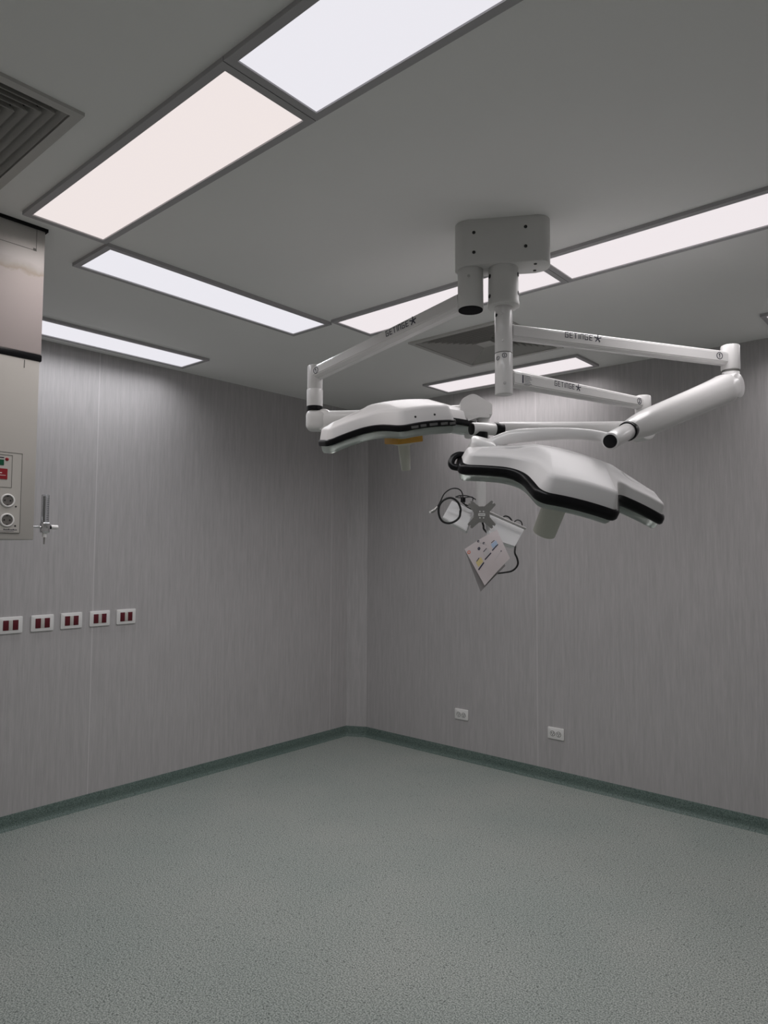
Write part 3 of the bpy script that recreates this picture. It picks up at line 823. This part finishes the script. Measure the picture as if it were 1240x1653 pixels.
# ------------------------------------------------------------------ monitor arm
A2a = Vector((PR.x, PR.y, 2.172)); A2b = Vector((3.012, -1.399, 2.166))
mon = thing('monitor_arm', (PR.x, PR.y, 2.172), 'white jointed monitor arm with bare grey X plate between the lamps', 'monitor arm')
arm, t, up, s = ext_arm(A2a+(A2b-A2a).normalized()*0.028, A2b, 0.062, 0.050, 0.048, 0.042, mon, c=0.010)
sN = -s if (-s).dot(Vector((4.097, -4.323, 0))-A2a) > 0 else s
wordmark(A2a+t*0.236-up*0.001+sN*0.0230, t, up, sN, 0.0175, 0.140, arm)
ring_number(A2b-t*0.050+up*0.002+sN*0.0212, t, up, sN, 0.0125, 2, arm)
pl_ = MB()
O2 = A2a+t*0.068-up*0.024+sN*0.0238
for k in range(7): strokes(pl_, [((0.012, 0.004+k*0.0055), (0.012+0.040*(0.6+0.4*((k*37) % 10)/10), 0.004+k*0.0055))], (O2, t, up, sN), 0.0012)
strokes(pl_, [((0.004, 0.012), (0.004, 0.036))], (O2, t, up, sN), 0.006)
pl_.build('rating_label', M_ink, arm)
E2 = Vector((3.012, -1.399, 0))
MB().cyl((E2.x, E2.y, 2.108), (E2.x, E2.y, 2.200), 0.033, n=36, bev=0.006).build('end_sleeve', M_white, mon)
MB().cyl((E2.x, E2.y, 2.101), (E2.x, E2.y, 2.110), 0.031, n=36).build('collar_ring', M_line, mon)
MB().cyl((E2.x, E2.y, 2.01), (E2.x, E2.y, 2.103), 0.031, n=36, bev=0.006).build('pivot_column', M_white, mon)
J2 = Vector((3.010, -1.412, 2.052)); R2_ = Vector((2.672, -2.012, 2.011)); ax2 = (R2_-J2).normalized()
jd2 = ax2.cross(Vector((0, 0, 1))).normalized()
MB().cyl(J2-jd2*0.038, J2+jd2*0.038, 0.048, n=40, bev=0.010).build('knuckle', M_white, mon)
spring_arm([J2, J2+ax2*0.1, J2+ax2*0.3, J2+ax2*0.5, J2+ax2*0.62, R2_], [0.040, 0.036, 0.032, 0.030, 0.030, 0.0265], mon)
C2 = Vector((2.618, -2.112, 2.004)); axm = (C2-R2_).normalized()
rg2 = MB().cyl(R2_-axm*0.020, R2_+axm*0.016, 0.0262, n=36, bev=0.002).build('collar_ring', M_black, mon); rg2['label'] = 'black collar at the end of the spring arm'
MB().cyl(R2_+axm*0.012, C2, 0.0245, n=36, bev=0.003).build('hub', M_white, mon)
ec2 = MB().cyl(C2-axm*0.003, C2+axm*0.004, 0.0232, n=36, bev=0.001).build('end_cap', M_black, mon); ec2['label'] = 'black round end cap'
V2 = Vector((2.636, -2.078, 0))
MB().cyl((V2.x, V2.y, 1.966), (V2.x, V2.y, 1.992), 0.0275, n=32).build('collar_ring', M_black, mon)
MB().cyl((V2.x, V2.y, 1.925), (V2.x, V2.y, 1.970), 0.0265, n=32, bev=0.002).build('drop_sleeve', M_white, mon)
MB().cyl((V2.x, V2.y, 1.650), (V2.x, V2.y, 1.930), 0.0195, n=32).build('drop_tube', M_white, mon)
# X shaped screen plate
XP = Vector((2.652, -2.098, 1.674)); xr = r2h.copy(); xn = Vector((-fwd.x, -fwd.y, 0)).normalized()
Mx = Matrix(((xr.x, 0, xn.x, XP.x), (xr.y, 0, xn.y, XP.y), (xr.z, 1, xn.z, XP.z), (0, 0, 0, 1)))
xo = []
for q in range(4):
    a = math.pi/4+q*math.pi/2
    d1 = Vector((math.cos(a), math.sin(a))); d2 = Vector((-d1.y, d1.x))
    xo += [tuple(d1*0.028-d2*0.014), tuple(d1*0.064-d2*0.012), tuple(d1*0.066-d2*0.004), tuple(d1*0.055), tuple(d1*0.066+d2*0.004), tuple(d1*0.064+d2*0.012), tuple(d1*0.028+d2*0.014)]
xp = MB().prism(xo, 0.0, 0.004, Mx, bev=0.0008).build('screen_plate', M_steel, mon, smooth=25); xp['label'] = 'bare grey steel X plate'
st = MB().box((0, -0.001, 0.0046), (0.026, 0.010, 0.0012), Mx); st.build('sticker', M_plastic, xp)
tl = MB().box((0, -0.001, 0.0054), (0.020, 0.0014, 0.0006), Mx); tl.build('sticker_text', M_ink, xp)
hs = MB()
for x, y in ((-0.007, 0.011), (0.007, 0.011), (-0.007, -0.013), (0.007, -0.013)): hs.lathe([(0.0028, 0.004), (0.0028, 0.0048)], Mx @ Matrix.Translation((x, y, 0)), 12)
hs.build('bolt_holes', M_plastic, xp)
MB().box((0, 0, -0.012), (0.044, 0.048, 0.024), Mx, bev=0.004).build('tilt_block', M_steel, mon)
def slab(q, th, name, m, parent, nrm=None):
    q = [Vector(p) for p in q]; nn = (q[1]-q[0]).cross(q[3]-q[0]).normalized()
    if nn.dot(xn) > 0: nn = -nn
    v = q+[p+nn*th for p in q]
    mb = MB(); vs, fs = mb._add(v, [(0, 1, 2, 3), (7, 6, 5, 4), (0, 4, 5, 1), (1, 5, 6, 2), (2, 6, 7, 3), (3, 7, 4, 0)])
    bmesh.ops.bevel(mb.bm, geom=mb.bm.edges[:], offset=0.0025, segments=2, affect='EDGES')
    return mb.build(name, m, parent)
slab([(2.5053, -2.0857, 1.7361), (2.6005, -2.0789, 1.6921), (2.6034, -2.1296, 1.6123), (2.5043, -2.1472, 1.6659)], 0.022, 'side_tray', M_tray, mon)
slab([(2.6476, -2.0504, 1.6814), (2.7239, -1.8997, 1.6219), (2.7180, -1.9650, 1.5523), (2.6790, -2.0780, 1.5815)], 0.022, 'side_tray', M_tray, mon)
MB().cyl((2.6587, -2.0690, 1.6865), (2.7367, -1.9163, 1.6245), 0.0052, n=18).build('tray_rail', M_rail, mon)

# cables hanging on the bracket
cb = thing('video_cable', (2.60, -2.145, 1.72), 'coiled black cable with plug hanging left of the X plate', 'cable')
loop = [(2.5923,-2.1522,1.6888),(2.5889,-2.1533,1.6649),(2.5755,-2.1637,1.6477),(2.5559,-2.1802,1.6401),(2.5382,-2.1963,1.6491),(2.53,-2.2054,1.6747),(2.5323,-2.2057,1.7054),(2.546,-2.1956,1.7276),(2.5669,-2.178,1.7363),(2.5845,-2.1617,1.7228),(2.5931,-2.1521,1.6956),(2.5915,-2.1532,1.676)]
MB().tube(loop, 0.0042, n=12).build('coil', M_cable, cb)
MB().tube([(2.5271,-2.21,1.7019),(2.5368,-2.2032,1.7242),(2.5481,-2.1956,1.7515),(2.5654,-2.1818,1.7687),(2.5836,-2.1663,1.7722),(2.5962,-2.1547,1.7638),(2.6012,-2.1488,1.7451),(2.5987,-2.1493,1.7229),(2.6024,-2.1400,1.7130),(2.612,-2.112,1.705)], 0.0024, n=8).build('lead', M_cable, cb)
pg = MB().cyl((2.5271, -2.21, 1.7019), (2.5189, -2.2162, 1.6899), 0.0038, 0.0055, n=14).cyl((2.5189, -2.2162, 1.6899), (2.509, -2.2243, 1.6832), 0.0065, 0.0065, n=14)
pg.build('plug', M_steel, cb)
MB().box((2.5065, -2.2262, 1.6812), (0.008, 0.008, 0.007), bev=0.001).build('plug_tip', M_plastic, cb)
cc = thing('power_cable', (2.60, -2.12, 1.74), 'thin black cable tangle behind the X plate top left', 'cable')
MB().tube([(2.5626,-2.1424,1.7422),(2.5758,-2.1313,1.7475),(2.5914,-2.1177,1.7476),(2.6069,-2.1038,1.7426),(2.6209,-2.0909,1.733),(2.632,-2.085,1.72)], 0.0022, n=8).build('lead', M_cable, cc)
MB().tube([(2.5626,-2.1424,1.7422),(2.5864,-2.1346,1.7381),(2.6099,-2.1144,1.7417),(2.6189,-2.1064,1.7384),(2.6157,-2.1077,1.7194),(2.618,-2.100,1.708)], 0.0020, n=8).build('lead', M_cable, cc)
MB().tube([(2.5780,-2.1320,1.7460),(2.5869,-2.1202,1.7286),(2.5877,-2.1184,1.7148),(2.5952,-2.1111,1.7045),(2.6041,-2.1028,1.6977),(2.616,-2.095,1.692)], 0.0020, n=8).build('lead', M_cable, cc)
MB().box((2.588, -2.128, 1.731), (0.016, 0.014, 0.02), bev=0.003).build('connector', M_black, cc)
hc = tag(MB().tube([(2.628,-2.068,1.70),(2.6348,-2.0655,1.6464),(2.6374,-2.0621,1.6326),(2.6385,-2.0601,1.6188),(2.625,-2.005,1.605),(2.640,-1.945,1.600),(2.672,-1.905,1.585),(2.6960,-1.9250,1.5600),(2.7054,-1.9445,1.5296),(2.7127,-1.9406,1.5087),(2.7146,-1.9373,1.4877),(2.7074,-1.9422,1.4701),(2.6937,-1.9531,1.4578),(2.6724,-1.9713,1.4524),(2.6498,-1.9907,1.4487)], 0.0038, n=10).build('loose_cable', M_cable, loc=(2.66, -2.0, 1.58)),
         'thick black cable curving down behind the leaflet and tray', 'cable')
tl_ = thing('tray_cable', (2.70, -1.94, 1.66), 'two short black cable loops sticking up over the right tray', 'cable')
MB().tube([(2.657,-1.960,1.655),(2.664,-1.955,1.6723),(2.6747,-1.9470,1.6723),(2.6837,-1.9400,1.6636),(2.690,-1.93,1.645)], 0.0032, n=8).build('lead', M_cable, tl_)
MB().tube([(2.692,-1.936,1.640),(2.698,-1.9300,1.6531),(2.7062,-1.9230,1.6585),(2.7153,-1.9150,1.6532),(2.7185,-1.9110,1.6427),(2.716,-1.905,1.625)], 0.0024, n=8).build('lead', M_cable, tl_)

# ------------------------------------------------------------------ printed leaflet hanging under the plate
LA, LB, LC, LD = (Vector(q) for q in ((2.6330, -2.1848, 1.5418), (2.7019, -2.0697, 1.6162), (2.7771, -2.1023, 1.5094), (2.7342, -2.2052, 1.4114)))
LN = (LB-LA).cross(LD-LA).normalized()
if LN.dot(xn) < 0: LN = -LN
def leafp(u, v, off=0.0):
    return LA*(1-u)*(1-v)+LB*u*(1-v)+LC*u*v+LD*(1-u)*v+LN*(off+0.006*math.sin(math.pi*u)*(1-0.3*v))
lf = thing('leaflet', tuple(LB), 'folded printed leaflet with icons hanging below the X plate', 'leaflet')
def sheet(name, m, fn, th=0.0006, nu=10, nv=10):
    mb = MB(); v = []
    for off in (0, -th):
        for j in range(nv+1):
            for i in range(nu+1): v.append(fn(i/nu, j/nv, off))
    k = (nu+1)*(nv+1); f = []
    for j in range(nv):
        for i in range(nu):
            a = j*(nu+1)+i; f.append((a, a+1, a+nu+2, a+nu+1)); f.append((k+a, k+a+nu+1, k+a+nu+2, k+a+1))
    for i in range(nu): f.append((i, k+i, k+i+1, i+1)); a = nv*(nu+1)+i; f.append((a, a+1, k+a+1, k+a))
    for j in range(nv): a = j*(nu+1); f.append((a, a+nu+1, k+a+nu+1, k+a)); a += nu; f.append((a, k+a, k+a+nu+1, a+nu+1))
    mb._add(v, f); return mb.build(name, m, lf)
fp = sheet('front_page', M_paper, leafp)
sheet('back_page', M_paper_b, lambda u, v, o: leafp(u, v, o)-LN*(0.001+0.035*u*0.3+0.03*v)+(LA-LB)*0.10*v)
def patch(pts, m, name, off=0.0006):
    mb = MB(); n_ = len(pts)
    v = [leafp(u, w, off) for u, w in pts]+[leafp(u, w, off-0.0004) for u, w in pts]
    mb._add(v, [tuple(range(n_)), tuple(range(n_, 2*n_))[::-1]]+[(i, n_+i, n_+(i+1) % n_, (i+1) % n_) for i in range(n_)])
    mb.build(name, m, fp)
def bar(a, b, w, m, name):
    a = Vector(a); b = Vector(b); t_ = (b-a).normalized(); s_ = Vector((-t_.y, t_.x))*w/2
    patch([tuple(a-s_), tuple(b-s_), tuple(b+s_), tuple(a+s_)], m, name)
def disc(c, r, m, name, r0=None):
    patch([(c[0]+r*math.cos(k*math.pi/9), c[1]+r*math.sin(k*math.pi/9)) for k in range(18)], m, name, 0.0006 if r0 is None else r0)
disc((0.06, 0.13), 0.042, M_orng, 'round_mark'); disc((0.06, 0.13), 0.022, M_paper, 'round_mark', 0.0010)
for c, r in (((0.402, 0.03), 0.030), ((0.509, 0.154), 0.030), ((0.33, 0.205), 0.040)): disc(c, r, M_ink, 'icon')
for a, b in (((0.402, 0.03), (0.43, 0.10)), ((0.43, 0.10), (0.509, 0.154)), ((0.43, 0.10), (0.33, 0.205)), ((0.509, 0.154), (0.55, 0.25))): bar(a, b, 0.014, M_gry, 'icon_line')
for c, m in (((0.18, 0.49), M_yel), ((0.457, 0.415), M_gry), ((0.757, 0.353), M_blu)):
    patch([(c[0]-0.09, c[1]-0.055), (c[0]+0.09, c[1]-0.075), (c[0]+0.09, c[1]+0.055), (c[0]-0.09, c[1]+0.075)], m, 'picture')
for a, b, w in (((0.056, 0.622), (0.275, 0.573), 0.035), ((0.333, 0.535), (0.568, 0.499), 0.035), ((0.625, 0.467), (0.852, 0.415), 0.035),
                ((0.118, 0.433), (0.221, 0.401), 0.02), ((0.395, 0.346), (0.517, 0.319), 0.02), ((0.693, 0.269), (0.809, 0.252), 0.02)): bar(a, b, w, M_ink, 'text_bar')
bar((0.257, 0.655), (0.917, 0.511), 0.008, M_gry, 'text_line'); bar((0.564, 0.719), (0.813, 0.654), 0.014, M_gry, 'text_line')
disc((0.848, 0.643), 0.018, M_ink, 'icon')
